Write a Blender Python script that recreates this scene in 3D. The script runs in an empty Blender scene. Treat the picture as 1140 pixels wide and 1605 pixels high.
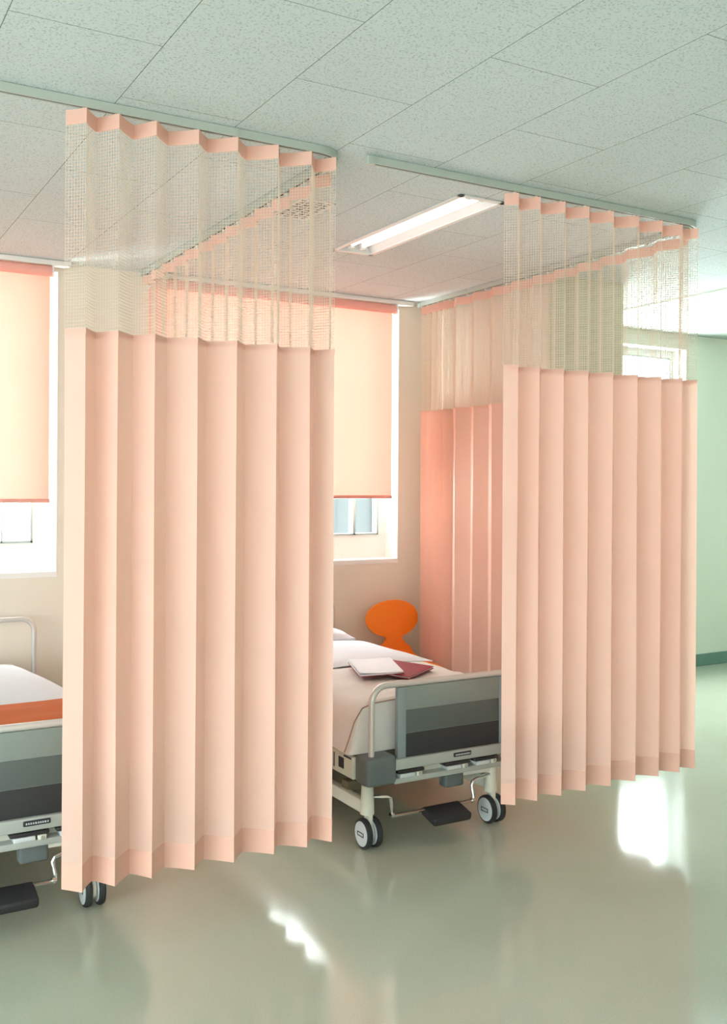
import bpy, bmesh, math, random
from math import sin, cos, pi, radians
from mathutils import Vector, Matrix

random.seed(7)
S = bpy.context.scene
COL = S.collection

# ------------------------------------------------------------------ materials
def lin(r, g, b):
    f = lambda c: (c / 255 / 12.92) if c / 255 <= 0.04045 else ((c / 255 + 0.055) / 1.055) ** 2.4
    return (f(r), f(g), f(b), 1.0)

MATS = {}
def newmat(name):
    m = bpy.data.materials.new(name)
    m.use_nodes = True
    nt = m.node_tree
    b = nt.nodes['Principled BSDF']
    MATS[name] = m
    return m, nt, b

def coords(nt, scale=(1, 1, 1), loc=(0, 0, 0), kind='Object'):
    tc = nt.nodes.new('ShaderNodeTexCoord')
    mp = nt.nodes.new('ShaderNodeMapping')
    mp.inputs['Scale'].default_value = scale
    mp.inputs['Location'].default_value = loc
    nt.links.new(tc.outputs[kind], mp.inputs['Vector'])
    return mp.outputs['Vector']

def mottled(name, c, rough=0.5, metal=0.0, nscale=20, var=0.05, bump=0.0, spec=0.5, bscale=None, coat=0.0):
    """plain material with a little tonal variation and optional bump"""
    m, nt, b = newmat(name)
    v = coords(nt)
    n = nt.nodes.new('ShaderNodeTexNoise')
    n.inputs['Scale'].default_value = nscale
    n.inputs['Detail'].default_value = 3
    nt.links.new(v, n.inputs['Vector'])
    mix = nt.nodes.new('ShaderNodeMix'); mix.data_type = 'RGBA'
    a = [x * (1 - var) for x in c[:3]] + [1]
    d = [min(1, x * (1 + var)) for x in c[:3]] + [1]
    mix.inputs['A'].default_value = a
    mix.inputs['B'].default_value = d
    nt.links.new(n.outputs['Fac'], mix.inputs['Factor'])
    nt.links.new(mix.outputs['Result'], b.inputs['Base Color'])
    b.inputs['Roughness'].default_value = rough
    b.inputs['Metallic'].default_value = metal
    b.inputs['Specular IOR Level'].default_value = spec
    b.inputs['Coat Weight'].default_value = coat
    if bump:
        n2 = nt.nodes.new('ShaderNodeTexNoise')
        n2.inputs['Scale'].default_value = bscale or nscale * 4
        nt.links.new(v, n2.inputs['Vector'])
        bp = nt.nodes.new('ShaderNodeBump')
        bp.inputs['Strength'].default_value = bump
        bp.inputs['Distance'].default_value = 0.01
        nt.links.new(n2.outputs['Fac'], bp.inputs['Height'])
        nt.links.new(bp.outputs['Normal'], b.inputs['Normal'])
    return m

def cloth(name, c, trans=0.35, tcol=None, weave=900, rough=0.85, var=0.04):
    """woven fabric: diffuse front plus translucency"""
    m, nt, b = newmat(name)
    b.inputs['Roughness'].default_value = rough
    b.inputs['Specular IOR Level'].default_value = 0.15
    v = coords(nt)
    n = nt.nodes.new('ShaderNodeTexNoise'); n.inputs['Scale'].default_value = 6
    nt.links.new(v, n.inputs['Vector'])
    mix = nt.nodes.new('ShaderNodeMix'); mix.data_type = 'RGBA'
    mix.inputs['A'].default_value = [x * (1 - var) for x in c[:3]] + [1]
    mix.inputs['B'].default_value = [min(1, x * (1 + var)) for x in c[:3]] + [1]
    nt.links.new(n.outputs['Fac'], mix.inputs['Factor'])
    nt.links.new(mix.outputs['Result'], b.inputs['Base Color'])
    w = nt.nodes.new('ShaderNodeTexNoise'); w.inputs['Scale'].default_value = weave
    nt.links.new(v, w.inputs['Vector'])
    bp = nt.nodes.new('ShaderNodeBump'); bp.inputs['Strength'].default_value = 0.08
    bp.inputs['Distance'].default_value = 0.002
    nt.links.new(w.outputs['Fac'], bp.inputs['Height'])
    nt.links.new(bp.outputs['Normal'], b.inputs['Normal'])
    t = nt.nodes.new('ShaderNodeBsdfTranslucent')
    t.inputs['Color'].default_value = tcol or c
    ms = nt.nodes.new('ShaderNodeMixShader')
    ms.inputs['Fac'].default_value = trans
    out = nt.nodes['Material Output']
    nt.links.new(b.outputs[0], ms.inputs[1])
    nt.links.new(t.outputs[0], ms.inputs[2])
    nt.links.new(ms.outputs[0], out.inputs['Surface'])
    return m

def emit(name, c, s):
    m, nt, b = newmat(name)
    b.inputs['Base Color'].default_value = c
    b.inputs['Emission Color'].default_value = c
    b.inputs['Emission Strength'].default_value = s
    return m

def ceiling_mat():
    m, nt, b = newmat('acoustic_tile')
    tc = nt.nodes.new('ShaderNodeTexCoord')
    sep = nt.nodes.new('ShaderNodeSeparateXYZ'); nt.links.new(tc.outputs['Object'], sep.inputs[0])
    def mth(op, a, val):
        n = nt.nodes.new('ShaderNodeMath'); n.operation = op
        nt.links.new(a, n.inputs[0]); n.inputs[1].default_value = val
        return n.outputs[0]
    u = mth('SUBTRACT', sep.outputs['Y'], 1.96 - 8.8)
    v = mth('SUBTRACT', sep.outputs['X'], 0.942 - 0.4405 * 20)
    cb = nt.nodes.new('ShaderNodeCombineXYZ'); nt.links.new(u, cb.inputs[0]); nt.links.new(v, cb.inputs[1])
    br = nt.nodes.new('ShaderNodeTexBrick')
    br.offset = 0.5; br.offset_frequency = 2; br.squash = 1.0
    br.inputs['Scale'].default_value = 1.0
    br.inputs['Brick Width'].default_value = 0.88
    br.inputs['Row Height'].default_value = 0.4405
    br.inputs['Mortar Size'].default_value = 0.0016
    br.inputs['Mortar Smooth'].default_value = 0.2
    br.inputs['Color1'].default_value = lin(210, 222, 226)
    br.inputs['Color2'].default_value = lin(206, 219, 223)
    br.inputs['Mortar'].default_value = lin(120, 132, 128)
    nt.links.new(cb.outputs[0], br.inputs['Vector'])
    # short dark fissures
    n1 = nt.nodes.new('ShaderNodeTexNoise'); n1.inputs['Scale'].default_value = 125; n1.inputs['Detail'].default_value = 2
    nt.links.new(tc.outputs['Object'], n1.inputs['Vector'])
    r1 = nt.nodes.new('ShaderNodeValToRGB')
    r1.color_ramp.elements[0].position = 0.33; r1.color_ramp.elements[0].color = (0.40, 0.42, 0.42, 1)
    r1.color_ramp.elements[1].position = 0.46; r1.color_ramp.elements[1].color = (1, 1, 1, 1)
    nt.links.new(n1.outputs['Fac'], r1.inputs[0])
    mul = nt.nodes.new('ShaderNodeMix'); mul.data_type = 'RGBA'; mul.blend_type = 'MULTIPLY'
    mul.inputs['Factor'].default_value = 0.5
    nt.links.new(br.outputs['Color'], mul.inputs['A']); nt.links.new(r1.outputs[0], mul.inputs['B'])
    nt.links.new(mul.outputs['Result'], b.inputs['Base Color'])
    bp = nt.nodes.new('ShaderNodeBump'); bp.inputs['Strength'].default_value = 0.3; bp.inputs['Distance'].default_value = 0.003
    nt.links.new(n1.outputs['Fac'], bp.inputs['Height']); nt.links.new(bp.outputs['Normal'], b.inputs['Normal'])
    b.inputs['Roughness'].default_value = 0.9
    b.inputs['Specular IOR Level'].default_value = 0.2
    return m

def floor_mat():
    m, nt, b = newmat('vinyl_floor')
    v = coords(nt)
    n = nt.nodes.new('ShaderNodeTexNoise'); n.inputs['Scale'].default_value = 1.6; n.inputs['Detail'].default_value = 4
    nt.links.new(v, n.inputs['Vector'])
    n2 = nt.nodes.new('ShaderNodeTexNoise'); n2.inputs['Scale'].default_value = 160
    nt.links.new(v, n2.inputs['Vector'])
    mix = nt.nodes.new('ShaderNodeMix'); mix.data_type = 'RGBA'
    mix.inputs['A'].default_value = lin(180, 186, 170); mix.inputs['B'].default_value = lin(194, 200, 184)
    nt.links.new(n.outputs['Fac'], mix.inputs['Factor'])
    m2 = nt.nodes.new('ShaderNodeMix'); m2.data_type = 'RGBA'; m2.blend_type = 'SOFT_LIGHT'
    m2.inputs['Factor'].default_value = 0.25
    nt.links.new(mix.outputs['Result'], m2.inputs['A']); nt.links.new(n2.outputs['Fac'], m2.inputs['B'])
    nt.links.new(m2.outputs['Result'], b.inputs['Base Color'])
    n3 = nt.nodes.new('ShaderNodeTexNoise'); n3.inputs['Scale'].default_value = 5; n3.inputs['Detail'].default_value = 2
    nt.links.new(v, n3.inputs['Vector'])
    bp = nt.nodes.new('ShaderNodeBump'); bp.inputs['Strength'].default_value = 0.035; bp.inputs['Distance'].default_value = 0.02
    nt.links.new(n3.outputs['Fac'], bp.inputs['Height']); nt.links.new(bp.outputs['Normal'], b.inputs['Normal'])
    b.inputs['Roughness'].default_value = 0.13
    b.inputs['Specular IOR Level'].default_value = 0.62
    return m

M = {}
M['ceiling'] = ceiling_mat()
M['floor'] = floor_mat()
M['plaster'] = mottled('white_plaster', lin(166, 175, 172), 0.8, var=0.02)
M['beige_wall'] = mottled('beige_wall_paint', lin(232, 226, 214), 0.75, nscale=3, var=0.03, bump=0.05, bscale=120)
M['green_wall'] = mottled('pale_green_wall_paint', lin(220, 228, 214), 0.7, nscale=2, var=0.03, bump=0.04, bscale=120)
M['olive_wall'] = mottled('olive_beige_paint', lin(206, 204, 178), 0.75, nscale=3, var=0.03)
M['skirting'] = mottled('teal_skirting', lin(96, 134, 124), 0.4)
M['white_frame'] = mottled('white_window_paint', lin(240, 243, 242), 0.4, var=0.01)
M['grey_sash'] = mottled('grey_green_sash', lin(150, 172, 172), 0.4)
M['curtain'] = cloth('peach_curtain_cloth', lin(244, 215, 203), 0.38, lin(250, 207, 190))
M['hem'] = cloth('double_peach_cloth', lin(233, 188, 172), 0.06, lin(240, 186, 168))
M['net'] = cloth('peach_net_yarn', lin(249, 238, 226), 0.3, lin(248, 230, 214))
M['blind'] = cloth('coral_blind_cloth', lin(243, 184, 166), 0.072, lin(252, 184, 166))
M['blindbar'] = mottled('coral_blind_bar', lin(240, 176, 166), 0.6)
M['rail'] = mottled('curtain_rail_aluminium', lin(180, 189, 182), 0.5, metal=0.1, var=0.02)
M['slot'] = mottled('dark_slot_shade', lin(60, 62, 58), 0.7)  # shade painted into the rail slots and behind the vent grille
M['runner'] = mottled('white_runner_plastic', lin(236, 234, 226), 0.4)
M['chrome'] = mottled('polished_steel', lin(215, 216, 214), 0.16, metal=1.0, var=0.01)
M['tube'] = mottled('silver_painted_tube', lin(214, 214, 212), 0.3, metal=0.35, var=0.01)
M['bedwhite'] = mottled('white_bed_enamel', lin(222, 224, 212), 0.35, var=0.02)
M['beamgrey'] = mottled('pale_grey_beam', lin(170, 178, 174), 0.4, var=0.02)
M['stile'] = mottled('blue_grey_stile', lin(138, 154, 158), 0.4, var=0.02)
M['band1'] = mottled('light_slate_band', lin(134, 146, 142), 0.5, var=0.02, spec=0.3)
M['band2'] = mottled('mid_slate_band', lin(92, 102, 100), 0.5, var=0.02, spec=0.3)
M['band3'] = mottled('dark_slate_band', lin(58, 60, 62), 0.5, var=0.02, spec=0.25)
M['bumper'] = mottled('grey_bumper_plastic', lin(104, 114, 116), 0.5, var=0.03)
M['dark'] = mottled('black_plastic', lin(42, 42, 46), 0.5, var=0.05)
M['under'] = mottled('olive_steel', lin(120, 114, 92), 0.5, var=0.05)  # even olive tone for the deck, crossbars and lift arms
M['tyre'] = mottled('dark_rubber_tyre', lin(40, 44, 46), 0.6)
M['hubcap'] = mottled('pale_caster_hub', lin(208, 218, 222), 0.35)
M['badge'] = mottled('dark_badge', lin(34, 44, 50), 0.4)
M['badgemark'] = mottled('silver_badge_mark', lin(190, 198, 200), 0.4)
M['sheet'] = cloth('white_sheet', lin(234, 241, 250), 0.1, weave=500)
M['spread'] = cloth('cream_bedspread', lin(240, 240, 238), 0.1, weave=400)
M['piping'] = cloth('rose_piping', lin(168, 138, 120), 0.0)
M['pillow'] = cloth('pillow_cotton', lin(236, 240, 248), 0.1)
M['orange_blanket'] = cloth('orange_wool', lin(206, 112, 66), 0.05, weave=300, var=0.12)
M['chair'] = mottled('orange_lacquer', lin(246, 132, 20), 0.35, var=0.02)
M['maroon'] = mottled('maroon_cover', lin(140, 16, 42), 0.6, var=0.05, spec=0.25)
M['paper'] = mottled('white_paper', lin(234, 242, 252), 0.6, var=0.02)
M['lightbody'] = mottled('white_light_enamel', lin(236, 238, 238), 0.4, var=0.01)
M['lamptube'] = emit('lamp_tube_glow', (1.0, 1.0, 0.98, 1), 0.9)
M['exterior'] = mottled('pale_render', lin(72, 77, 79), 0.8)
M['extglass'] = mottled('pale_exterior_glass', lin(58, 64, 68), 0.5)

def glass_mat():
    m, nt, b = newmat('window_glass')
    for n in list(nt.nodes):
        if n.type == 'BSDF_PRINCIPLED': nt.nodes.remove(n)
    tr = nt.nodes.new('ShaderNodeBsdfTransparent'); tr.inputs[0].default_value = (0.93, 0.96, 0.95, 1)
    gl = nt.nodes.new('ShaderNodeBsdfGlossy'); gl.inputs['Roughness'].default_value = 0.02
    fr = nt.nodes.new('ShaderNodeFresnel'); fr.inputs[0].default_value = 1.45
    ms = nt.nodes.new('ShaderNodeMixShader')
    ge = nt.nodes.new('ShaderNodeNewGeometry')
    inv = nt.nodes.new('ShaderNodeMath'); inv.operation = 'SUBTRACT'; inv.inputs[0].default_value = 1.0
    nt.links.new(ge.outputs['Backfacing'], inv.inputs[1])
    mu = nt.nodes.new('ShaderNodeMath'); mu.operation = 'MULTIPLY'
    nt.links.new(fr.outputs[0], mu.inputs[0]); nt.links.new(inv.outputs[0], mu.inputs[1])
    nt.links.new(mu.outputs[0], ms.inputs[0]); nt.links.new(tr.outputs[0], ms.inputs[1]); nt.links.new(gl.outputs[0], ms.inputs[2])
    nt.links.new(ms.outputs[0], nt.nodes['Material Output'].inputs['Surface'])
    return m
M['glass'] = glass_mat()

# ------------------------------------------------------------------ mesh collector
class MB:
    def __init__(self):
        self.v = []; self.f = []; self.m = []; self.mats = []; self.cur = 0
    def mat(self, m):
        if m not in self.mats: self.mats.append(m)
        self.cur = self.mats.index(m); return self
    def add(self, vs, fs):
        o = len(self.v)
        self.v += [tuple(p) for p in vs]
        self.f += [tuple(i + o for i in f) for f in fs]
        self.m += [self.cur] * len(fs)
        return self
    def bm(self, b):
        b.verts.index_update()
        self.add([v.co[:] for v in b.verts], [[v.index for v in f.verts] for f in b.faces]); b.free(); return self
    def box(self, x0, y0, z0, x1, y1, z1, r=0.0, seg=2, M4=None):
        b = bmesh.new(); bmesh.ops.create_cube(b, size=1)
        for v in b.verts:
            v.co = Vector(((x0 + x1) / 2 + v.co.x * (x1 - x0), (y0 + y1) / 2 + v.co.y * (y1 - y0), (z0 + z1) / 2 + v.co.z * (z1 - z0)))
        if r > 0:
            bmesh.ops.bevel(b, geom=list(b.edges), offset=r, segments=seg, profile=0.5, affect='EDGES')
        if M4 is not None: bmesh.ops.transform(b, matrix=M4, verts=list(b.verts))
        return self.bm(b)
    def tube(self, pts, r, n=10, cap=True):
        pts = [Vector(p) for p in pts]; k = len(pts)
        T = []
        for i in range(k):
            a = pts[max(0, i - 1)]; c = pts[min(k - 1, i + 1)]
            T.append((c - a).normalized())
        up = Vector((0, 0, 1))
        if abs(T[0].dot(up)) > 0.9: up = Vector((0, 1, 0))
        nrm = (up - T[0] * up.dot(T[0])).normalized()
        vs = []; fs = []
        for i in range(k):
            nrm = (nrm - T[i] * nrm.dot(T[i])).normalized(); bi = T[i].cross(nrm)
            rr = r[i] if isinstance(r, (list, tuple)) else r
            for j in range(n):
                a = 2 * pi * j / n
                vs.append(pts[i] + nrm * (cos(a) * rr) + bi * (sin(a) * rr))
        for i in range(k - 1):
            for j in range(n):
                fs.append((i * n + j, i * n + (j + 1) % n, (i + 1) * n + (j + 1) % n, (i + 1) * n + j))
        if cap:
            fs.append(tuple(reversed(range(n)))); fs.append(tuple((k - 1) * n + j for j in range(n)))
        return self.add(vs, fs)
    def lathe_x(self, cx, cy, cz, prof, n=32):
        """prof: list of (x offset, radius) around an x axis"""
        vs = []; fs = []; k = len(prof)
        for (dx, r) in prof:
            for j in range(n):
                a = 2 * pi * j / n
                vs.append((cx + dx, cy + cos(a) * r, cz + sin(a) * r))
        for i in range(k - 1):
            for j in range(n):
                fs.append((i * n + j, i * n + (j + 1) % n, (i + 1) * n + (j + 1) % n, (i + 1) * n + j))
        fs.append(tuple(reversed(range(n)))); fs.append(tuple((k - 1) * n + j for j in range(n)))
        return self.add(vs, fs)
    def sweep(self, path, prof, closed=True):
        """prof points (side, up) swept along a horizontal path of (x, y, z)"""
        vs = []; fs = []; k = len(path); n = len(prof)
        for i in range(k):
            a = Vector(path[max(0, i - 1)]); c = Vector(path[min(k - 1, i + 1)])
            t = (c - a).normalized(); s = Vector((t.y, -t.x, 0)).normalized()
            for (u, w) in prof:
                vs.append(Vector(path[i]) + s * u + Vector((0, 0, w)))
        for i in range(k - 1):
            for j in range(n if closed else n - 1):
                fs.append((i * n + j, i * n + (j + 1) % n, (i + 1) * n + (j + 1) % n, (i + 1) * n + j))
        if closed:
            fs.append(tuple(range(n))); fs.append(tuple(reversed([(k - 1) * n + j for j in range(n)])))
        return self.add(vs, fs)
    def grid(self, rows):
        n = len(rows[0]); vs = [p for r in rows for p in r]; fs = []
        for i in range(len(rows) - 1):
            for j in range(n - 1):
                fs.append((i * n + j, i * n + j + 1, (i + 1) * n + j + 1, (i + 1) * n + j))
        return self.add(vs, fs)
    def build(self, name, mat=None, parent=None, smooth=True, angle=35, fix=False):
        me = bpy.data.meshes.new(name)
        org = Vector((0, 0, 0)); p = parent
        while p is not None:
            org += p.location; p = p.parent
        me.from_pydata([tuple(Vector(v) - org) for v in self.v], [], self.f)
        if self.mats:
            for m in self.mats: me.materials.append(m)
            me.polygons.foreach_set('material_index', self.m)
        else:
            me.materials.append(mat)
        if fix:
            b = bmesh.new(); b.from_mesh(me); bmesh.ops.recalc_face_normals(b, faces=list(b.faces)); b.to_mesh(me); b.free()
        if smooth:
            me.polygons.foreach_set('use_smooth', [True] * len(me.polygons))
            me.set_sharp_from_angle(angle=radians(angle))
        me.update()
        o = bpy.data.objects.new(name, me); COL.objects.link(o)
        if parent is not None: o.parent = parent
        return o

def thing(name, label, cat, loc, group=None):
    o = bpy.data.objects.new(name, None); COL.objects.link(o)
    o.location = loc; o.empty_display_size = 0.1
    return tag(o, label, cat, group)
def tag(o, label, cat, group=None):
    o['label'] = label; o['category'] = cat
    if group: o['group'] = group
    return o
def struct(o):
    o['kind'] = 'structure'; return o
def copy_tree(o, parent=None):
    c = o.copy(); COL.objects.link(c)
    if parent is not None: c.parent = parent
    for ch in list(o.children): copy_tree(ch, c)
    return c

# ------------------------------------------------------------------ room shell
HC = 2.95          # tiled ceiling height
WY = 5.95          # window wall
WD = 0.25          # wall thickness / window reveal
RY = 6.30          # window wall of the next bay, beyond the partition

struct(MB().box(-4.2, -4.2, -0.12, 10.2, 7.0, 0.0).build('floor', M['floor'], smooth=False))

# tiled ceiling with the opening for the recessed lamp
LX0, LX1, LY0, LY1 = 2.575, 2.805, 3.60, 4.79
mb = MB()
def ceil_box(x0, y0, x1, y1): mb.box(x0, y0, HC, x1, y1, HC + 0.16)
ceil_box(-4.2, -4.2, LX0, WY + 0.3); ceil_box(LX1, -4.2, 5.28, RY + 0.3)
ceil_box(LX0, -4.2, LX1, LY0); ceil_box(LX0, LY1, LX1, WY + 0.3)
struct(mb.build('ceiling', M['ceiling'], smooth=False))
struct(MB().box(5.28, -4.2, 3.03, 10.2, RY + 0.3, 3.2).build('ceiling_right', M['plaster'], smooth=False))
struct(MB().box(5.262, -4.2, 2.938, 5.30, RY, 3.03).build('trim_1', M['white_frame'], smooth=False))

# back wall with two windows
def wall_with_openings(x0, x1, y0, y1, ztop, ops):
    mb = MB(); x = x0
    for (a, b, z0, z1) in ops:
        mb.box(x, y0, 0, a, y1, ztop)
        mb.box(a, y0, 0, b, y1, z0)
        if z1 < ztop: mb.box(a, y0, z1, b, y1, ztop)
        x = b
    mb.box(x, y0, 0, x1, y1, ztop)
    return mb
W1 = (0.25, 1.345, 1.12, 2.90)
W2 = (1.93, 3.722, 1.12, 2.90)
W3 = (5.20, 7.03, 0.95, 2.90)
struct(wall_with_openings(-4.2, 4.0, WY, WY + WD, HC, [W1, W2]).build('wall_back', M['beige_wall'], smooth=False))
struct(wall_with_openings(4.0, 10.2, RY, RY + WD, 3.03, [W3]).build('wall_right', M['green_wall'], smooth=False))
mbp = MB()
mbp.mat(M['beige_wall']).box(4.0, 4.67, 0, 4.30, RY, HC)
mbp.mat(M['olive_wall']).box(4.30, 4.672, 0, 4.612, RY, HC)
mbp.mat(M['olive_wall']).box(4.004, 4.655, 0, 4.612, 4.672, HC)
struct(mbp.build('wall_partition', smooth=False))
struct(MB().box(-4.2, 5.938, 0, 4.0, WY, 0.09).build('baseboard_back', M['skirting'], smooth=False))
struct(MB().box(4.612, RY - 0.014, 0, 10.2, RY, 0.11, 0.004).build('baseboard_right', M['skirting'], smooth=False))
# far sides of the ward, out of the picture: openings on three sides, added and sized for light
struct(wall_with_openings(-4.2, 10.2, -4.2, -4.0, 3.03, [(-3.6, -2.0, 0.9, 2.2)]).build('wall_front', M['beige_wall'], smooth=False))
mb = MB()
mb.box(-4.2, -4.0, 0, -4.0, -2.4, HC).box(-4.2, 2.7, 0, -4.0, WY, HC).box(-4.2, -2.4, 0, -4.0, 2.7, 0.5).box(-4.2, -2.4, 2.35, -4.0, 2.7, HC)
struct(mb.build('wall_left', M['beige_wall'], smooth=False))
struct(MB().box(10.0, -4.0, 0, 10.2, 3.1, 3.03).box(10.0, 6.1, 0, 10.2, RY, 3.03).box(10.0, 3.1, 0, 10.2, 6.1, 1.5).box(10.0, 3.1, 1.9, 10.2, 6.1, 3.03).build('wall_far_right', M['green_wall'], smooth=False))

def window(n, W, y0, jamb, mull, sash_right, dark_stile=0.012):
    x0, x1, z0, z1 = W
    ya = y0 + 0.16; yb = y0 + 0.22
    mb = MB()
    # lining of the reveal (white) and sill board
    mb.box(x0, y0 - 0.004, z0 - 0.025, x1, y0 + WD, z0 + 0.006)
    mb.box(x0, y0 - 0.002, z1 - 0.006, x1, y0 + WD, z1)
    mb.box(x0, y0 - 0.003, z0, x0 + 0.006, y0 + WD, z1)
    mb.box(x1 - 0.006, y0 - 0.003, z0, x1, y0 + WD, z1)
    root = struct(mb.build('window_%d' % n, M['white_frame'], smooth=False))
    f = MB()
    zb = z0 + 0.17
    f.box(x0, ya, z0, x1, yb, zb).box(x0, ya, z1 - 0.07, x1, yb, z1)
    f.box(x0, ya, zb, x0 + jamb, yb, z1 - 0.07).box(sash_right, ya, zb, x1, yb, z1 - 0.07)
    f.build('window_frame', M['white_frame'], root, smooth=False)
    s = MB(); e = 0.012; yc = ya - 0.006
    a, b = x0 + jamb, sash_right
    s.box(a, yc, zb, b, yb, zb + e).box(a, yc, z1 - 0.07 - e, b, yb, z1 - 0.07)
    s.box(a, yc, zb, a + e, yb, z1 - 0.07).box(b - e, yc, zb, b, yb, z1 - 0.07)
    for mx, w in mull: s.box(mx - w / 2, yc, zb, mx + w / 2, yb, z1 - 0.07)
    s.build('window_sash', M['grey_sash'], root, smooth=False)
    g = MB().box(a, ya + 0.026, zb, b, ya + 0.032, z1 - 0.07)
    g.build('window_pane', M['glass'], root, smooth=False)
    return root
window(1, W1, WY, 0.07, [(1.06, 0.008), (0.7, 0.04)], 1.235)
window(2, W2, WY, 0.07, [(3.452, 0.02), (2.75, 0.04)], 3.65)
window(3, W3, RY, 0.08, [(6.1, 0.05)], 6.99)

# ------------------------------------------------------------------ neighbouring building seen faintly below the blinds
ext = thing('neighbour_building', 'pale building outside, seen faintly through the window beneath the blind', 'building', (11.5, 20.5, -3))
mb = MB().box(4, 18, -3, 13, 23, 2.2); mb.build('facade', M['exterior'], ext, smooth=False)
for i in range(4):
    for zz in (-1.8, 0.6):
        MB().box(4.6 + i * 2.0, 17.93, zz, 5.7 + i * 2.0, 18.02, zz + 1.2).build('window', M['extglass'], ext, smooth=False)

# ------------------------------------------------------------------ curtain rails
ZR0, ZR1 = 2.918, 2.948     # underside and top of the rails
def lpath(pts, r=0.12, n=8):
    """polyline in plan with rounded inner corners"""
    out = [Vector((pts[0][0], pts[0][1], 0))]
    for i in range(1, len(pts) - 1):
        p = Vector((*pts[i], 0)); a = (Vector((*pts[i - 1], 0)) - p).normalized(); b = (Vector((*pts[i + 1], 0)) - p).normalized()
        for k in range(n + 1):
            t = k / n
            q0 = p + a * r * (1 - t); q1 = p + b * r * t
            out.append(q0.lerp(q1, t))
    out.append(Vector((pts[-1][0], pts[-1][1], 0)))
    return out
def rail(name, label, pts, loc, ends):
    root = thing(name, label, 'curtain rail', loc, 'ceiling curtain rails')
    pth = [(p.x, p.y, ZR0) for p in lpath(pts)]
    w, h, s, t = 0.013, ZR1 - ZR0, 0.0055, 0.002
    prof = [(-w, 0), (-s, 0), (-s, t), (-w + t, t), (-w + t, h - t), (w - t, h - t), (w - t, t), (s, t), (s, 0), (w, 0), (w, h), (-w, h)]
    MB().sweep(pth, prof).build('track', M['rail'], root, smooth=False, fix=True)
    MB().sweep([(p[0], p[1], ZR0 + 0.0026) for p in pth], [(-w + t, 0), (w - t, 0), (w - t, 0.004), (-w + t, 0.004)]).build('track_slot_shade', M['slot'], root, smooth=False, fix=True)  # dark strip standing in for the shade inside the open slot
    for (x, y, dx, dy) in ends:
        MB().box(x - 0.016 - abs(dx) * 0.004, y - 0.016 - abs(dy) * 0.004, ZR0 - 0.004, x + 0.016, y + 0.016, HC - 0.001, 0.003).build('end_cap', M['rail'], root)
    # joint sleeves / ceiling brackets
    for k in range(1, len(pts)):
        a = Vector((*pts[k - 1], 0)); b = Vector((*pts[k], 0)); L = (b - a).length; d = (b - a) / L
        m = max(1, int(L / 0.9))
        for j in range(m):
            q = a + d * (L * (j + 0.55) / m)
            ex = 0.012 if abs(d.x) > 0.5 else 0.0155; ey = 0.0155 if abs(d.x) > 0.5 else 0.012
            MB().box(q.x - ex, q.y - ey, ZR0 + 0.004, q.x + ex, q.y + ey, HC - 0.001, 0.001).build('bracket', M['rail'], root)
    return root
RF = 3.36
XL, XR = 1.845, 3.855
rail('curtain_rail', 'grey ceiling curtain track above the nearer peach curtain, turning towards the window wall', [(-2.2, RF), (XL, RF), (XL, 5.90)], (XL, RF, ZR0), [(XL, 5.90, 0, 1)])
rail('curtain_rail', 'grey ceiling curtain track with a bare left end, passing the ceiling lamp', [(1.965, RF), (XR, RF), (XR, 5.88)], (XR, RF, ZR0), [(1.965, RF, 1, 0), (XR, 5.88, 0, 1)])

# ------------------------------------------------------------------ pleated cubicle curtains
Z_HEM, Z_PANEL, Z_NET, Z_HEAD, Z_TOP = 0.278, 0.366, 2.165, 2.858, 2.908
def pleats(ctrl, n=6):
    """ctrl: plan points alternating (x, y, is_ridge); sharp crease at ridges, round in the valleys"""
    out = []
    for i in range(len(ctrl) - 1):
        a, b = ctrl[i], ctrl[i + 1]
        A = Vector((a[0], a[1])); B = Vector((b[0], b[1]))
        for k in range(n):
            t = k / n
            if a[2] and not b[2]: s = 0.72 * t + 0.28 * sin(t * pi / 2); u = t
            elif b[2] and not a[2]: s = 0.72 * t + 0.28 * (1 - sin((1 - t) * pi / 2)); u = t
            else: s = t; u = t
            # across-fold depth uses s, along-rail position uses u
            ax = a[3]
            if ax == 'x': out.append((A.x + (B.x - A.x) * u, A.y + (B.y - A.y) * s))
            else: out.append((A.x + (B.x - A.x) * s, A.y + (B.y - A.y) * u))
    out.append((ctrl[-1][0], ctrl[-1][1]))
    return out
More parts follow.
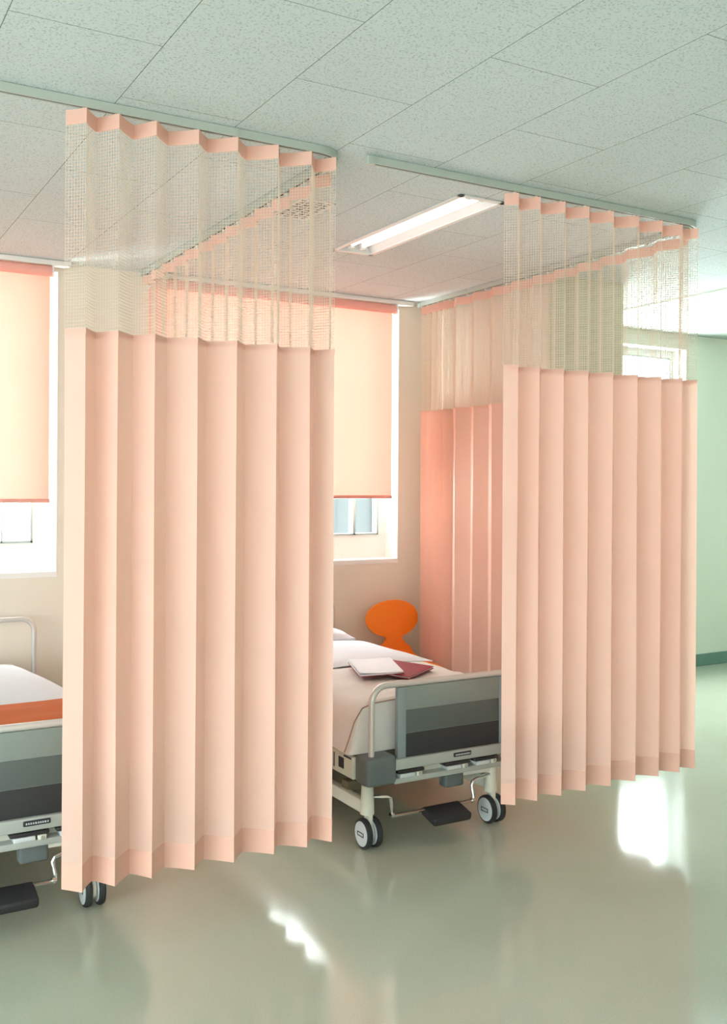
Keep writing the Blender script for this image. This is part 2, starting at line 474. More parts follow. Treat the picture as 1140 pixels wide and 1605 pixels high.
def curtain(label, ctrl, loc, hooks, n=6, net=True, sway=0.0):
    root = thing('privacy_curtain', label, 'curtain', loc, 'peach privacy curtains')
    P = pleats(ctrl, n)
    rnd = random.Random(int(loc[0] * 100 + loc[1]))
    ph = [rnd.uniform(-1, 1) for _ in P]
    def row(z, off=0.0, k=1.0):
        r = []
        for i, (x, y) in enumerate(P):
            d = sway * (Z_TOP - z) / Z_TOP
            a = P[max(0, i - 1)]; c = P[min(len(P) - 1, i + 1)]
            t = Vector((c[0] - a[0], c[1] - a[1])); t = t.normalized() if t.length > 0 else Vector((1, 0))
            nx, ny = t.y, -t.x          # towards the ward for a curtain drawn left to right
            w = 0.0018 * sin(3.1 * z + i * 0.37)
            r.append((x + nx * (off + w) - d, y + ny * (off + w), z))
        return r
    zs = [Z_PANEL + (Z_NET - Z_PANEL) * i / 9 for i in range(10)]
    MB().grid([row(z) for z in zs]).build('fabric_panel', M['curtain'], root, angle=28)
    # doubled hem, turned up at the back
    h = MB()
    h.grid([row(Z_HEM), row((Z_HEM + Z_PANEL) / 2), row(Z_PANEL + 0.002)]).grid([row(Z_PANEL + 0.002, -0.004), row(Z_HEM, -0.004)])
    h.build('hem', M['hem'], root, angle=28)
    s = MB().grid([row(Z_NET - 0.016, 0.0025), row(Z_NET + 0.004, 0.0025)]); s.grid([row(Z_NET + 0.004, -0.0025), row(Z_NET - 0.016, -0.0025)])
    s.build('seam_band', M['curtain'], root, angle=28)
    hb = MB().grid([row(Z_HEAD, 0.0015), row((Z_HEAD + Z_TOP) / 2, 0.0015), row(Z_TOP, 0.0015)]); hb.grid([row(Z_TOP, -0.0015), row(Z_HEAD, -0.0015)])
    hb.build('header_band', M['curtain'], root, angle=28)
    # open net: yarns both ways
    net_mb = MB()
    step, yr = 0.0112, 0.00092
    z = Z_NET + 0.006
    while z < Z_HEAD:
        R = row(z)
        net_mb.sweep_yarn(R, yr) if hasattr(net_mb, 'sweep_yarn') else net_mb.tube(R, yr, 3, cap=False)
        z += step
    acc = 0.0
    top = row(Z_HEAD + 0.004); bot = row(Z_NET)
    for i in range(len(P) - 1):
        a, b = Vector(bot[i]), Vector(bot[i + 1]); a2, b2 = Vector(top[i]), Vector(top[i + 1])
        L = (b - a).length
        while acc < L:
            t = acc / L
            net_mb.tube([a.lerp(b, t), a2.lerp(b2, t)], yr, 3, cap=False)
            acc += step
        acc -= L
    net_mb.build('net_panel', M['net'], root, smooth=False)
    for (x, y) in hooks:
        m = MB()
        m.box(x - 0.006, y - 0.006, ZR0 - 0.010, x + 0.006, y + 0.006, ZR0 - 0.0005, 0.0015)
        m.tube([(x, y, ZR0 - 0.008), (x, y, ZR0 - 0.014), (x + 0.002, y, ZR0 - 0.020)], 0.0016, 6)
        m.build('hook', M['runner'], root)
    return root

F, B = 3.322, 3.402
ridL = [0.840, 0.950, 1.080, 1.236, 1.385, 1.545, 1.683]
valL = [0.895, 1.025, 1.150, 1.300, 1.452, 1.592, 1.74]
ctrl = [(0.797, 3.405, False, 'x')]
for r, v in zip(ridL, valL): ctrl += [(r, F, True, 'x'), (v, B, False, 'x')]
ctrl += [(1.792, 3.330, True, 'x')]
ctrl[0] = (0.787, 3.385, False, 'x')
curtain('broad peach curtain with net top hiding the left bed, pleated, nearest the camera', ctrl, (1.29, 3.36, 0),
        [(x, RF) for x in ridL], sway=0.0)

ridR = [2.686, 2.805, 2.945, 3.088, 3.238, 3.394, 3.548, 3.686]
valR = [2.750, 2.875, 3.015, 3.163, 3.315, 3.470, 3.620, 3.745]
ctrl = [(2.640, 3.372, False, 'x')]
for r, v in zip(ridR, valR): ctrl += [(r, F + 0.008, True, 'x'), (v, B, False, 'x')]
ctrl += [(3.802, 3.338, True, 'x')]
curtain('broad peach curtain with net top on the right, hanging before the foot of the bed', ctrl, (3.23, 3.36, 0),
        [(x, RF) for x in ridR])

def side_ctrl(x, y0, y1, pitch, amp, gather_from=None, gather_pitch=0.03):
    ys = [y0]; y = y0
    while y < y1 - 0.02:
        y += gather_pitch if (gather_from and y > gather_from) else pitch / 2 * random.uniform(0.9, 1.1)
        ys.append(min(y, y1))
    c = []
    for i, yy in enumerate(ys):
        g = amp * (1.1 if gather_from and yy > gather_from else 1)
        c.append((x + (g if i % 2 else -g), yy, i % 2 == 0, 'y'))
    return c
cl = side_ctrl(XL, 3.425, 5.86, 0.19, 0.026)
curtain('peach net-topped curtain running back to the window wall behind the nearest curtain', cl, (XL, 4.64, 0),
        [(XL, c[1]) for c in cl[1::2]], n=5)
cr = side_ctrl(XR + 0.002, 3.425, 5.86, 0.20, 0.028, gather_from=5.50, gather_pitch=0.034)
curtain('peach curtain bunched in the corner by the orange chair, running along the partition', cr, (XR, 4.64, 0),
        [(XR, c[1]) for c in cr[1::2]], n=5)

# ------------------------------------------------------------------ roller blinds
def blind(label, x0, x1, hx0, hx1, zb, loc):
    root = thing('roller_blind', label, 'window blind', loc, 'peach roller blinds')
    y = WY - 0.045
    MB().box(hx0, WY - 0.075, HC - 0.032, hx1, WY - 0.012, HC - 0.002, 0.003).build('head_rail', M['white_frame'], root)
    # fabric roll on its tube
    prof = [(0, 0.012), (0.0, 0.030), (x1 - x0, 0.030), (x1 - x0, 0.012)]
    MB().lathe_x(x0, y, HC - 0.064, prof, 28).build('fabric_roll', M['blindbar'], root)
    rows = []
    for i in range(16):
        z = zb + (HC - 0.064 - zb) * i / 15
        rows.append([(x0 + (x1 - x0) * j / 10, y + 0.028 * 1.0 - 0.0008 * sin(j), z) for j in range(11)])
    MB().grid(rows).build('blind_cloth', M['blind'], root)
    MB().box(x0 - 0.004, y + 0.021, zb - 0.012, x1 + 0.004, y + 0.035, zb + 0.010, 0.004).build('bottom_bar', M['blindbar'], root)
    for xx in (x0 - 0.006, x1 + 0.006):
        MB().box(xx - 0.004, y - 0.034, HC - 0.10, xx + 0.004, y + 0.034, HC - 0.03, 0.003).build('bracket', M['white_frame'], root)
    pts = [(x1 + 0.018, y - 0.008, HC - 0.07 - 0.02 * k) for k in range(60)]
    MB().tube(pts, 0.0016, 6).build('pull_cord', M['runner'], root)
    return root
blind('backlit peach roller blind of the window above the left bed', 0.28, 1.292, 0.24, 1.40, 1.545, (0, WY - 0.05, 1.545))
blind('backlit peach roller blind of the window above the orange chair', 1.885, 3.655, 1.86, 3.80, 1.565, (2.8, WY - 0.05, 1.565))

# ------------------------------------------------------------------ recessed ceiling lamp
lamp = thing('ceiling_light', 'recessed white twin tube ceiling lamp between the two curtain bays', 'ceiling light', ((LX0 + LX1) / 2, (LY0 + LY1) / 2, HC))
e = 0.012
mb = MB()
for (a, b, c, d) in ((LX0 - e, LY0 - e, LX1 + e, LY0 + e), (LX0 - e, LY1 - e, LX1 + e, LY1 + e), (LX0 - e, LY0 - e, LX0 + e, LY1 + e), (LX1 - e, LY0 - e, LX1 + e, LY1 + e)):
    mb.box(a, b, HC - 0.008, c, d, HC - 0.001, 0.001)
mb.build('frame', M['lightbody'], lamp, smooth=False)
mb = MB()
xa, xb = LX0 + 0.003, LX1 - 0.003; ya, yb = LY0 + 0.003, LY1 - 0.003; zt = HC + 0.065
P0 = [(xa, HC), (xa + 0.045, zt), (xb - 0.045, zt), (xb, HC)]
mb.grid([[(x, ya, z) for x, z in P0], [(x, yb, z) for x, z in P0]])
for yy in (ya, yb): mb.add([(x, yy, z) for x, z in P0], [(0, 1, 2, 3)])
mb.build('reflector', M['lightbody'], lamp, smooth=False)
for dx in (-0.036, 0.036):
    x = (LX0 + LX1) / 2 + dx
    t = MB().tube([(x, LY0 + 0.06, HC + 0.028), (x, LY1 - 0.06, HC + 0.028)], 0.015, 16).build('lamp_tube', M['lamptube'], lamp)
    for yy in (LY0 + 0.045, LY1 - 0.045):
        MB().box(x - 0.014, yy - 0.016, HC + 0.004, x + 0.014, yy + 0.016, zt - 0.002, 0.003).build('socket', M['lightbody'], lamp)

# ------------------------------------------------------------------ ceiling vent
vent = thing('ceiling_vent', 'square metal air vent grille in the ceiling behind the left net', 'vent', (2.06, 4.18, HC))
vx0, vx1, vy0, vy1 = 1.985, 2.165, 4.015, 4.335
MB().box(vx0 + 0.004, vy0 + 0.004, HC - 0.003, vx1 - 0.004, vy1 - 0.004, HC - 0.001).build('grille_shade', M['slot'], vent, smooth=False)  # dark sheet in place of the shade behind the grille
mb = MB()
for (a, b, c, d) in ((vx0, vy0, vx1, vy0 + 0.012), (vx0, vy1 - 0.012, vx1, vy1), (vx0, vy0, vx0 + 0.012, vy1), (vx1 - 0.012, vy0, vx1, vy1)):
    mb.box(a, b, HC - 0.006, c, d, HC - 0.001, 0.001)
mb.build('frame', M['lightbody'], vent, smooth=False)
mb = MB()
for i in range(1, 9): mb.box(vx0 + 0.01, vy0 + i * 0.0356 - 0.004, HC - 0.005, vx1 - 0.01, vy0 + i * 0.0356 + 0.004, HC - 0.003)
for i in range(1, 4): mb.box(vx0 + i * 0.045 - 0.003, vy0 + 0.01, HC - 0.005, vx0 + i * 0.045 + 0.003, vy1 - 0.01, HC - 0.003)
mb.build('grille', M['lightbody'], vent, smooth=False)

# ------------------------------------------------------------------ hospital bed
def rounded_u(x0, x1, zb, zt, y, r, n=8):
    p = [(x0, y, zb)]
    for k in range(n + 1):
        a = pi - (pi / 2) * k / n
        p.append((x0 + r + cos(a) * r, y, zt - r + sin(a) * r))
    for k in range(n + 1):
        a = pi / 2 - (pi / 2) * k / n
        p.append((x1 - r + cos(a) * r, y, zt - r + sin(a) * r))
    p.append((x1, y, zb)); return p
def make_bed():
    X0, X1 = 2.212, 3.19
    cx = (X0 + X1) / 2
    root = thing('hospital_bed', 'hospital bed with striped grey footboard between the curtains, a maroon book on its cover', 'bed', (cx, 4.84, 0), 'hospital beds')
    # foot end
    MB().tube(rounded_u(2.256, X1 - 0.044, 0.40, 0.738, 3.82, 0.075), 0.0145, 14).build('foot_rail', M['tube'], root)
    px0, px1 = 2.388, X1 - 0.176
    board = MB().box(px0 + 0.01, 3.813, 0.40, px1 - 0.01, 3.827, 0.722, 0.002).build('footboard', M['beamgrey'], root)
    for xx in (px0, px1 - 0.045):
        MB().box(xx, 3.806, 0.400, xx + 0.045, 3.834, 0.724, 0.004).build('stile', M['stile'], board)
    for nm, z0, z1, mt in (('top_band', 0.618, 0.724, 'band1'), ('middle_band', 0.510, 0.618, 'band2'), ('bottom_band', 0.400, 0.510, 'band3')):
        o = MB().box(px0 + 0.045, 3.810, z0 + 0.001, px1 - 0.045, 3.830, z1 - 0.0005, 0.001).build(nm, M[mt], board)
    # lower beam, badge
    beam = MB().box(px0 - 0.02, 3.795, 0.350, px1 + 0.02, 3.835, 0.400, 0.006).build('foot_beam', M['beamgrey'], root)
    bd = MB()
    bd.mat(M['badge']).box(2.690, 3.789, 0.371, 2.790, 3.797, 0.391, 0.0039, 3)
    badge = bd.build('badge', parent=beam)
    mk = MB()
    xx = 2.699
    for w in (0.007, 0.006, 0.007, 0.006, 0.009, 0.006, 0.006, 0.006, 0.009, 0.006):
        mk.box(xx, 3.7875, 0.3775, xx + w * 0.8, 3.7895, 0.3845); xx += w + 0.0018
    mk.build('badge_mark', M['badgemark'], beam, smooth=False)
    for s, x in (('l', X0 + 0.003), ('r', X1 - 0.163)):
        b = MB().box(x, 3.785, 0.292, x + 0.160, 3.905, 0.425, 0.022, 4)
        b.build('corner_bumper', M['bumper'], root)
    # crank shelf with three folding crank handles
    MB().box(px0 - 0.02, 3.80, 0.287, px1 + 0.02, 3.90, 0.313, 0.005).build('crank_shelf', M['beamgrey'], root)
    MB().box(px0 - 0.02, 3.850, 0.313, px1 + 0.02, 3.90, 0.350).build('crank_housing', M['bedwhite'], root)
    for x in (2.455, 2.715, 2.885):
        c = MB().box(x - 0.072, 3.792, 0.332, x + 0.072, 3.856, 0.348, 0.006, 3)
        o = c.build('crank_cover', M['dark'], root)
        MB().box(x - 0.058, 3.795, 0.312, x + 0.022, 3.85, 0.331, 0.004).build('crank_handle', M['hubcap'], o)
        MB().box(x + 0.030, 3.795, 0.311, x + 0.062, 3.85, 0.331, 0.004).build('crank_hub', M['bedwhite'], o)
        MB().tube([(x + 0.046, 3.788, 0.321), (x + 0.046, 3.80, 0.321)], 0.007, 12).build('crank_pin', M['chrome'], o)
    # long frame with slotted side cover
    for x in (X0 - 0.006, X1 - 0.020):
        sm = MB().mat(M['bedwhite']).box(x, 3.90, 0.305, x + 0.026, 5.80, 0.408, 0.006)
        sm.mat(M['dark'])
        xo = x - 0.0015 if x < cx else x + 0.0275
        sm.box(min(xo, xo + 0.003), 3.985, 0.335, max(xo, xo + 0.003), 4.035, 0.385)
        for k in range(7): sm.box(min(xo, xo + 0.003), 4.075 + k * 0.022, 0.325, max(xo, xo + 0.003), 4.083 + k * 0.022, 0.392)
        sm.box(min(xo, xo + 0.003), 3.915, 0.394, max(xo, xo + 0.003), 3.985, 0.402)
        sm.build('side_rail', parent=root, smooth=True)
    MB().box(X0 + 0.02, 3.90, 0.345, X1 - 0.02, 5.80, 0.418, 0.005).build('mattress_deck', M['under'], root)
    # wheeled base
    bl, brx = 2.262, 2.966
    for x in (bl, brx + 0.02):
        MB().box(x - 0.02, 3.87, 0.152, x + 0.02, 5.74, 0.212, 0.006).build('base_rail', M['bedwhite'], root)
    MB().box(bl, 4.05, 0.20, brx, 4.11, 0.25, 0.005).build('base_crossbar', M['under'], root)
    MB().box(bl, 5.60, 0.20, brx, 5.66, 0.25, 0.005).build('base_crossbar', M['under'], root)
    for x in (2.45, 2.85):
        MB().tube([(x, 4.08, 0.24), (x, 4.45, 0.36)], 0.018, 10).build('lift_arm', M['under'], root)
    # curved arm carrying the right foot column
    arm = MB().sweep([(2.70, 3.93, 0.245), (2.78, 3.90, 0.262), (2.86, 3.88, 0.268), (2.97, 3.87, 0.268)], [(-0.03, -0.012), (0.03, -0.012), (0.03, 0.012), (-0.03, 0.012)])
    arm.build('column_arm', M['bedwhite'], root, fix=True)
    MB().box(2.69, 3.86, 0.205, 2.80, 3.92, 0.29, 0.012, 3).build('pedal_bracket', M['bumper'], root)
    for (x, y) in ((bl, 3.864), (brx - 0.006, 3.864), (bl, 5.70), (brx, 5.70)):
        cst = MB().tube([(x, y, 0.155), (x, y, 0.215), (x, y, 0.285)], [0.033, 0.030, 0.027], 18).build('caster', M['bedwhite'], root)
        wx = x + 0.006; wy = y - 0.004; R = 0.068
        hd = MB(); hd.lathe_x(wx, wy, R + 0.001, [(-0.006, 0.04), (0.006, 0.04)], 20)
        hd.box(wx - 0.011, wy - 0.02, R, wx + 0.011, wy + 0.026, 0.16, 0.004)
        hd.build('caster_fork', M['bedwhite'], cst)
        for sd in (-1, 1):
            c = wx + sd * 0.026
            ty = MB().lathe_x(c, wy, R + 0.001, [(-0.014, R - 0.011), (-0.011, R - 0.002), (-0.004, R), (0.004, R), (0.011, R - 0.002), (0.014, R - 0.011)], 36)
            ty.build('tyre', M['tyre'], cst)
            hb = MB().lathe_x(c, wy, R + 0.001, [(-0.017, R - 0.022), (-0.0155, R - 0.0125), (-0.013, R - 0.012), (0.013, R - 0.012), (0.0155, R - 0.0125), (0.017, R - 0.022)], 32)
            hb.build('wheel_disc', M['hubcap'], cst)
        mk = MB()
        xq = wx - 0.0435
        for (a0, b0, a1, b1) in ((-0.024, 0.006, 0.024, 0.0095), (-0.024, -0.0095, 0.024, -0.006), (-0.027, -0.0095, -0.0235, 0.0095), (0.0235, -0.0095, 0.027, 0.0095)):
            mk.box(xq - 0.001, wy + a0, R + b0, xq + 0.001, wy + a1, R + b1)
        mk.build('wheel_mark', M['tyre'], cst, smooth=False)
    # brake bar and pedal
    rod = [(bl + 0.02, 3.84, 0.236), (2.335, 3.80, 0.238), (2.346, 3.80, 0.230), (2.354, 3.80, 0.165), (2.358, 3.80, 0.150), (2.370, 3.80, 0.147), (2.52, 3.80, 0.147),
           (2.78, 3.80, 0.147), (2.806, 3.80, 0.149), (2.812, 3.80, 0.160), (2.800, 3.80, 0.222), (2.806, 3.803, 0.236), (2.84, 3.82, 0.240), (brx - 0.02, 3.85, 0.243)]
    MB().tube(rod, 0.0085, 10).build('brake_bar', M['chrome'], root)
    for p in ((2.354, 3.80, 0.150), (2.806, 3.80, 0.150)):
        MB().tube([(p[0] - 0.008, p[1], p[2]), (p[0] + 0.008, p[1], p[2])], 0.013, 12).build('brake_joint', M['chrome'], root)
    R4 = Matrix.Translation((2.628, 3.775, 0.132)) @ Matrix.Rotation(radians(14), 4, 'X')
    MB().box(-0.105, -0.075, -0.022, 0.105, 0.045, 0.018, 0.012, 3, R4).build('foot_pedal', M['dark'], root)
    # head end
    MB().tube(rounded_u(X0 + 0.045, X1 - 0.045, 0.36, 0.872, 5.845, 0.075), 0.0145, 14).build('head_rail', M['tube'], root)
    MB().box(X0 + 0.16, 5.832, 0.38, X1 - 0.16, 5.858, 0.62, 0.005).build('headboard', M['bedwhite'], root)
    MB().box(X0 + 0.02, 5.80, 0.33, X1 - 0.02, 5.86, 0.39, 0.005).build('head_beam', M['beamgrey'], root)
    return root
bed = make_bed()
bedL = copy_tree(bed)
PITCH = -1.95
bedL.location.x += PITCH
bedL['label'] = 'hospital bed with an orange blanket, half hidden by the nearest curtain'

# bedding -------------------------------------------------------------
def soft_block(x0, x1, y0, y1, z0, z1, nx=14, ny=18, crown=0.02, r=0.05, wob=0.0, seed=1, low=0.45, base=0.0, cpow=1.0, taper=0.0):
    """closed soft slab: top surface crowned, edges rounded"""
    rnd = random.Random(seed)
    rows_t = []; rows_b = []
    a1, a2 = rnd.uniform(0, 6), rnd.uniform(0, 6)
    for i in range(ny + 1):
        v = i / ny; rt = []; rb = []
        for j in range(nx + 1):
            u = j / nx
            ex = 1 - abs(2 * u - 1) ** 6; ey = 1 - abs(2 * v - 1) ** 6
            k = (max(0, ex) * max(0, ey)) ** 0.45
            zbs = z0 + base * sin(pi * u)
            zt = zbs + (z1 - z0) * (low + (1 - low) * k) + crown * max(0, sin(pi * u) * sin(pi * v)) ** cpow
            zt += wob * k * (sin(7 * u + 5 * v + a1) + 0.6 * sin(13 * v - 6 * u + a2))
            pin = 0.5 * r * (1 - k)
            X = x0 + (x1 - x0) * u; X += ((x0 + x1) / 2 - X) * taper * v * v; Y = y0 + (y1 - y0) * v
            rt.append((X, Y, zt)); rb.append((X, Y, zbs))
        rows_t.append(rt); rows_b.append(rb)
    mb = MB(); mb.grid(rows_t); mb.grid([list(reversed(r)) for r in rows_b])
    n = nx + 1
    # skirt
    ring_t = rows_t[0] + [r[-1] for r in rows_t[1:]] + list(reversed(rows_t[-1]))[1:] + [r[0] for r in reversed(rows_t[1:-1])]
    ring_b = rows_b[0] + [r[-1] for r in rows_b[1:]] + list(reversed(rows_b[-1]))[1:] + [r[0] for r in reversed(rows_b[1:-1])]
    mb.grid([ring_b + [ring_b[0]], ring_t + [ring_t[0]]])
    return mb
def bedspread(x0, x1, y0, y1, zt, zl, label, loc):
    root = thing('bedspread', label, 'bedspread', loc)
    def section(yy, k, low):
        # k = 1 full section, 0 = flattened to the lower edge
        pts = []
        for j in range(25):
            u = j / 24
            if u < 0.2:
                t = u / 0.2; x = x0 - 0.055 + 0.055 * t ** 0.8 + (x0 - x0); z = low + (zt - 0.03 - low) * t
            elif u > 0.8:
                t = (1 - u) / 0.2; x = x1 + 0.055 - 0.055 * t ** 0.8; z = low + (zt - 0.03 - low) * t
            else:
                t = (u - 0.2) / 0.6; x = x0 + (x1 - x0) * t
                z = zt - 0.03 + 0.03 * min(1, (min(t, 1 - t) / 0.06)) ** 0.5 + 0.022 * sin(pi * t)
            z += 0.004 * sin(yy * 17 + j * 0.6) + 0.0035 * sin(yy * 58 - j * 0.9) * max(0, 1 - abs(yy - 4.25) / 0.4)
            pts.append((x, yy, low + (z - low) * k if k < 1 else z))
        return pts
    rows = []
    for k, yy in ((0.0, y0 - 0.022), (0.25, y0 - 0.018), (0.5, y0 - 0.012), (0.75, y0 - 0.006), (0.95, y0), (1.0, y0 + 0.012)):
        rows.append(section(yy, k, zl))
    m = 48
    for i in range(1, m + 1):
        rows.append(section(y0 + 0.012 + (y1 - y0) * i / m, 1.0, zl + 0.004 * sin(i * 0.6)))
    mb = MB().grid(rows)
    mb.build('cover', M['spread'], root, angle=60)
    pp = [(x0 - 0.060, y0 + 0.02, zl + 0.005), (x0 - 0.045, y0 + 0.008, zl + 0.06), (x0 - 0.022, y0 - 0.002, zl + 0.14), (x0 - 0.002, y0 - 0.004, zt - 0.042), (x0 + 0.02, y0 - 0.004, zt - 0.013)]
    pp += [(x0 + (x1 - x0) * t, y0 - 0.003, zt + 0.022 * sin(pi * t) - 0.003) for t in (0.08, 0.16, 0.3, 0.5, 0.7, 0.85, 0.93)]
    MB().tube(pp, 0.0028, 6).build('piping', M['piping'], root)
    return root
# right bed
tag(soft_block(2.245, 3.155, 3.93, 5.79, 0.4195, 0.618, crown=0.01).build('mattress', M['sheet']), 'white mattress under the cream cover of the bed between the curtains', 'mattress', 'bed mattresses')
bedspread(2.235, 3.165, 3.905, 5.44, 0.640, 0.425, 'cream bedspread with rose piping draped over the bed between the curtains', (2.667, 4.6, 0.42))
tag(soft_block(2.24, 3.16, 4.66, 5.45, 0.646, 0.664, nx=20, ny=20, crown=0.012, wob=0.003, seed=3, low=0.12, base=0.022).build('duvet', M['sheet']), 'white folded quilt at the head end of the bed beside the orange chair', 'quilt', 'white quilts')
pl = soft_block(2.42, 3.11, 5.475, 5.80, 0.640, 0.705, crown=0.055, r=0.1, seed=5)
tag(pl.build('pillow', M['pillow']), 'white pillow tip showing past the edge of the left curtain', 'pillow')
# left bed
dx = PITCH
tag(soft_block(2.245 + dx, 3.155 + dx, 3.93, 5.79, 0.4195, 0.635, crown=0.01).build('mattress', M['sheet']), 'white mattress under the orange blanket', 'mattress', 'bed mattresses')
tag(soft_block(2.215 + dx, 3.10 + dx, 4.46, 5.62, 0.652, 0.660, nx=22, ny=18, crown=0.062, wob=0.004, seed=9, low=0.1, cpow=0.7, taper=0.26).build('duvet', M['sheet']), 'puffed white quilt behind the orange blanket', 'quilt', 'white quilts')
bl = thing('blanket', 'folded orange blanket lying across the foot of the left bed', 'blanket', (2.667 + dx, 4.16, 0.645))
soft_block(2.21 + dx, 3.19 + dx, 3.93, 4.44, 0.652, 0.676, crown=0.004, wob=0.004, seed=11).build('lower_fold', M['orange_blanket'], bl)
soft_block(2.215 + dx, 3.18 + dx, 3.95, 4.44, 0.686, 0.704, crown=0.010, wob=0.008, seed=12).build('upper_fold', M['orange_blanket'], bl)

# ------------------------------------------------------------------ books on the bed
def prism(corners, z0, z1, tilt=None):
    mb = MB(); n = len(corners)
    tz = tilt or [0] * n
    vs = [(x, y, z0 + t) for (x, y), t in zip(corners, tz)] + [(x, y, z1 + t) for (x, y), t in zip(corners, tz)]
    fs = [tuple(reversed(range(n))), tuple(range(n, 2 * n))] + [(i, (i + 1) % n, n + (i + 1) % n, n + i) for i in range(n)]
    return mb.add(vs, fs)
def shrink(c, k):
    mx = sum(p[0] for p in c) / len(c); my = sum(p[1] for p in c) / len(c)
    return [(mx + (x - mx) * k, my + (y - my) * k) for x, y in c]
ZB = 0.672
mc = [(2.682, 4.169), (2.954, 4.355), (2.853, 4.646), (2.581, 4.46)]
bk = thing('book', 'maroon hardback book lying partly under the white magazine on the bed', 'book', (2.77, 4.41, ZB))
prism(mc, ZB, ZB + 0.003).build('back_cover', M['maroon'], bk, smooth=False, fix=True)
prism(shrink(mc, 0.965), ZB + 0.003, ZB + 0.010).build('pages', M['paper'], bk, smooth=False, fix=True)
prism(mc, ZB + 0.010, ZB + 0.013).build('front_cover', M['maroon'], bk, smooth=False, fix=True)
wc = [(2.455, 4.275), (2.700, 4.250), (2.855, 4.640), (2.592, 4.645)]
mg = thing('magazine', 'open white magazine lying on top of the maroon book on the bed', 'magazine', (2.65, 4.45, ZB + 0.013))
prism(wc, ZB + 0.0145, ZB + 0.0165).build('back_cover', M['maroon'], mg, smooth=False, fix=True)
prism(shrink(wc, 0.99), ZB + 0.0165, ZB + 0.024).build('pages', M['paper'], mg, smooth=False, fix=True)
rows = []
q = wc
for i in range(9):
    v = i / 8; r = []
    for j in range(13):
        u = j / 12
        x = (q[0][0] * (1 - u) + q[1][0] * u) * (1 - v) + (q[3][0] * (1 - u) + q[2][0] * u) * v
        y = (q[0][1] * (1 - u) + q[1][1] * u) * (1 - v) + (q[3][1] * (1 - u) + q[2][1] * u) * v
        r.append((x, y, ZB + 0.0255 + 0.010 * (1 - u) ** 4))
    rows.append(r)
MB().grid(rows).build('top_leaf', M['paper'], mg)

# ------------------------------------------------------------------ orange shell chair
ch = thing('shell_chair', 'orange moulded shell chair with mushroom shaped back beside the bed, near the window wall', 'chair', (3.62, 5.58, 0))
CX, CY = 3.605, 5.80      # back plane
spine = []
for i in range(30):        # from the top of the back downwards
    t = i / 29
    z = 0.850 - 0.330 * t
    spine.append((CY - 0.012 * (1 - t) + 0.035 * (1 - t) ** 1.0, z))
n_back = len(spine)
for k in range(1, 9):
    a = (pi / 2) * k / 8
    spine.append((CY - 0.075 + 0.075 * cos(a), 0.520 - 0.065 * sin(a)))
yl, zl_ = spine[-1]
for k in range(1, 17):
    t = k / 16
    spine.append((yl - 0.29 * t, zl_ - 0.018 * sin(pi * t * 0.7) + (0 if t < 0.8 else -0.03 * ((t - 0.8) / 0.2) ** 2)))
def halfwidth(i):
    y, z = spine[i]
    if i < n_back:
        e = (z - 0.722) / 0.130
        w = 0.212 * math.sqrt(max(0.0, 1 - e * e)) if abs(e) < 1 else 0.0
        neck = 0.064 + 0.07 * max(0, (0.585 - z) / 0.065) ** 1.3
        if z > 0.72: return w
        return max(w, neck + 0.02 * max(0, (z - 0.585) / 0.05) ** 2 if z < 0.64 else w)
    if i < n_back + 8:
        t = (i - n_back + 1) / 8; return 0.134 + 0.06 * t
    t = (i - n_back - 7) / 16
    return 0.190 + 0.018 * sin(pi * min(1, t * 1.2)) - (0 if t < 0.75 else 0.09 * ((t - 0.75) / 0.25) ** 2)
def shell(i0, i1):
    top = []; bot = []
    for i in range(i0, i1):
        w = max(0.012, halfwidth(i)); a = spine[max(0, i - 1)]; c = spine[min(len(spine) - 1, i + 1)]
        d = Vector((0, c[0] - a[0], c[1] - a[1])).normalized(); nn = Vector((0, d.z, -d.y))
        rt = []; rb = []
        for j in range(11):
            u = j / 5 - 1
            p = Vector((CX + u * w, spine[i][0], spine[i][1])) + nn * (-0.018 * u * u * (w / 0.2))
            rt.append(p + nn * 0.0055); rb.append(p - nn * 0.0055)
        top.append(rt); bot.append(rb)
    mb = MB(); mb.grid(top); mb.grid([list(reversed(r)) for r in bot])
    ring = lambda R: R[0] + [r[-1] for r in R[1:]] + list(reversed(R[-1]))[1:] + [r[0] for r in reversed(R[1:-1])]
    a, b = ring(top), ring(bot)
    mb.grid([a + [a[0]], b + [b[0]]])
    return mb
shell(0, n_back + 4).build('backrest', M['chair'], ch, fix=True, angle=50)
shell(n_back + 3, len(spine)).build('seat', M['chair'], ch, fix=True, angle=50)
for sx in (-1, 1):
    for (y1, y0) in ((5.44, 5.50), (5.76, 5.66)):
        MB().tube([(CX + sx * 0.06, y0, 0.434), (CX + sx * 0.10, y0 + (y1 - y0) * 0.3, 0.425), (CX + sx * 0.155, y0 + (y1 - y0) * 0.6, 0.385), (CX + sx * 0.20, y1, 0.002)], 0.0075, 10).build('leg', M['chrome'], ch)

# ------------------------------------------------------------------ light: daylight through every opening, an added glow from below, and the ceiling lamp
w = bpy.data.worlds.new('daylight'); S.world = w; w.use_nodes = True
bg = w.node_tree.nodes['Background']
wn = w.node_tree
wt = wn.nodes.new('ShaderNodeTexCoord'); ws = wn.nodes.new('ShaderNodeSeparateXYZ')
wn.links.new(wt.outputs['Generated'], ws.inputs[0])
wr = wn.nodes.new('ShaderNodeMapRange'); wr.inputs['From Min'].default_value = -0.25; wr.inputs['From Max'].default_value = 0.08
wr.inputs['To Min'].default_value = 34.0; wr.inputs['To Max'].default_value = 9.0   # glow from below, added to lift the ceilings; sky above
wy = wn.nodes.new('ShaderNodeMapRange'); wy.inputs['From Min'].default_value = 0.1; wy.inputs['From Max'].default_value = 0.5
wy.inputs['To Min'].default_value = 7.0; wy.inputs['To Max'].default_value = 38.0   # added glow from below stays dim away from the window side
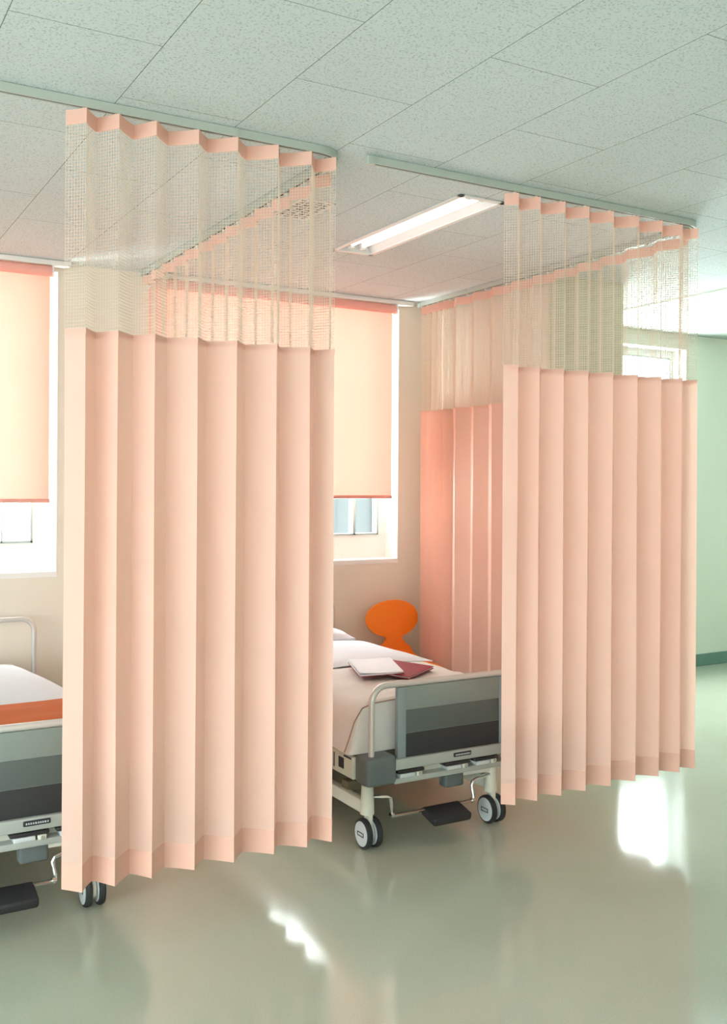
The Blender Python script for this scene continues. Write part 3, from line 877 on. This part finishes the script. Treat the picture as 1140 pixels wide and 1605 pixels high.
wn.links.new(ws.outputs['Y'], wy.inputs['Value']); wn.links.new(wy.outputs[0], wr.inputs['To Min'])
wq = wn.nodes.new('ShaderNodeMapRange'); wq.inputs['From Min'].default_value = 0.1; wq.inputs['From Max'].default_value = 0.5
wq.inputs['To Min'].default_value = 9.0; wq.inputs['To Max'].default_value = 15.0   # sky also raised on the window side to brighten the room
wn.links.new(ws.outputs['Y'], wq.inputs['Value']); wn.links.new(wq.outputs[0], wr.inputs['To Max'])
wn.links.new(ws.outputs['Z'], wr.inputs['Value']); wn.links.new(wr.outputs[0], bg.inputs['Strength'])
bg.inputs['Color'].default_value = (0.95, 1.0, 0.985, 1)

def portal(name, loc, rot, sx, sy):
    l = bpy.data.lights.new(name, 'AREA'); l.shape = 'RECTANGLE'; l.size = sx; l.size_y = sy
    l.cycles.is_portal = True
    o = bpy.data.objects.new(name, l); COL.objects.link(o); o.location = loc; o.rotation_euler = rot
for n, W, y in ((1, W1, WY), (2, W2, WY), (3, W3, RY)):
    portal('window_daylight', ((W[0] + W[1]) / 2, y + WD + 0.02, (W[2] + W[3]) / 2), (radians(-90), 0, 0), W[1] - W[0], W[3] - W[2])
portal('window_daylight', (-4.22, 0.15, 1.425), (0, radians(-90), 0), 1.85, 5.1)  # from here on, portals of the unseen openings added for light
portal('window_daylight', (-2.8, -4.22, 1.55), (radians(90), 0, 0), 1.6, 1.3)
portal('window_daylight', (10.22, 4.6, 1.7), (0, radians(90), 0), 0.4, 3.0)

# ------------------------------------------------------------------ camera
F_PX, YAW, ROLL = 1543.6, 0.52382, 0.00601
cam = bpy.data.cameras.new('camera'); co = bpy.data.objects.new('camera', cam); COL.objects.link(co)
fw = Vector((sin(YAW), cos(YAW), 0)); r0 = Vector((cos(YAW), -sin(YAW), 0)); u0 = Vector((0, 0, 1))
r = r0 * cos(ROLL) + u0 * sin(ROLL); u = u0 * cos(ROLL) - r0 * sin(ROLL)
co.matrix_world = Matrix(((r.x, u.x, -fw.x, 0), (r.y, u.y, -fw.y, 0), (r.z, u.z, -fw.z, 1.65), (0, 0, 0, 1)))
cam.sensor_fit = 'HORIZONTAL'; cam.sensor_width = 36.0; cam.lens = 36.0 * F_PX / 1140
cam.shift_y = -(802.5 - 759.6) / 1140
cam.clip_start = 0.05; cam.clip_end = 100
S.camera = co

S.view_settings.view_transform = 'Standard'
S.view_settings.look = 'None'
S.view_settings.exposure = 0.26
S.view_settings.gamma = 1.0
S.view_settings.use_curve_mapping = False
S.cycles.use_denoising = True
S.cycles.max_bounces = 10
S.cycles.diffuse_bounces = 6
S.cycles.glossy_bounces = 4
S.cycles.transmission_bounces = 6
S.cycles.transparent_max_bounces = 12
S.cycles.sample_clamp_indirect = 6
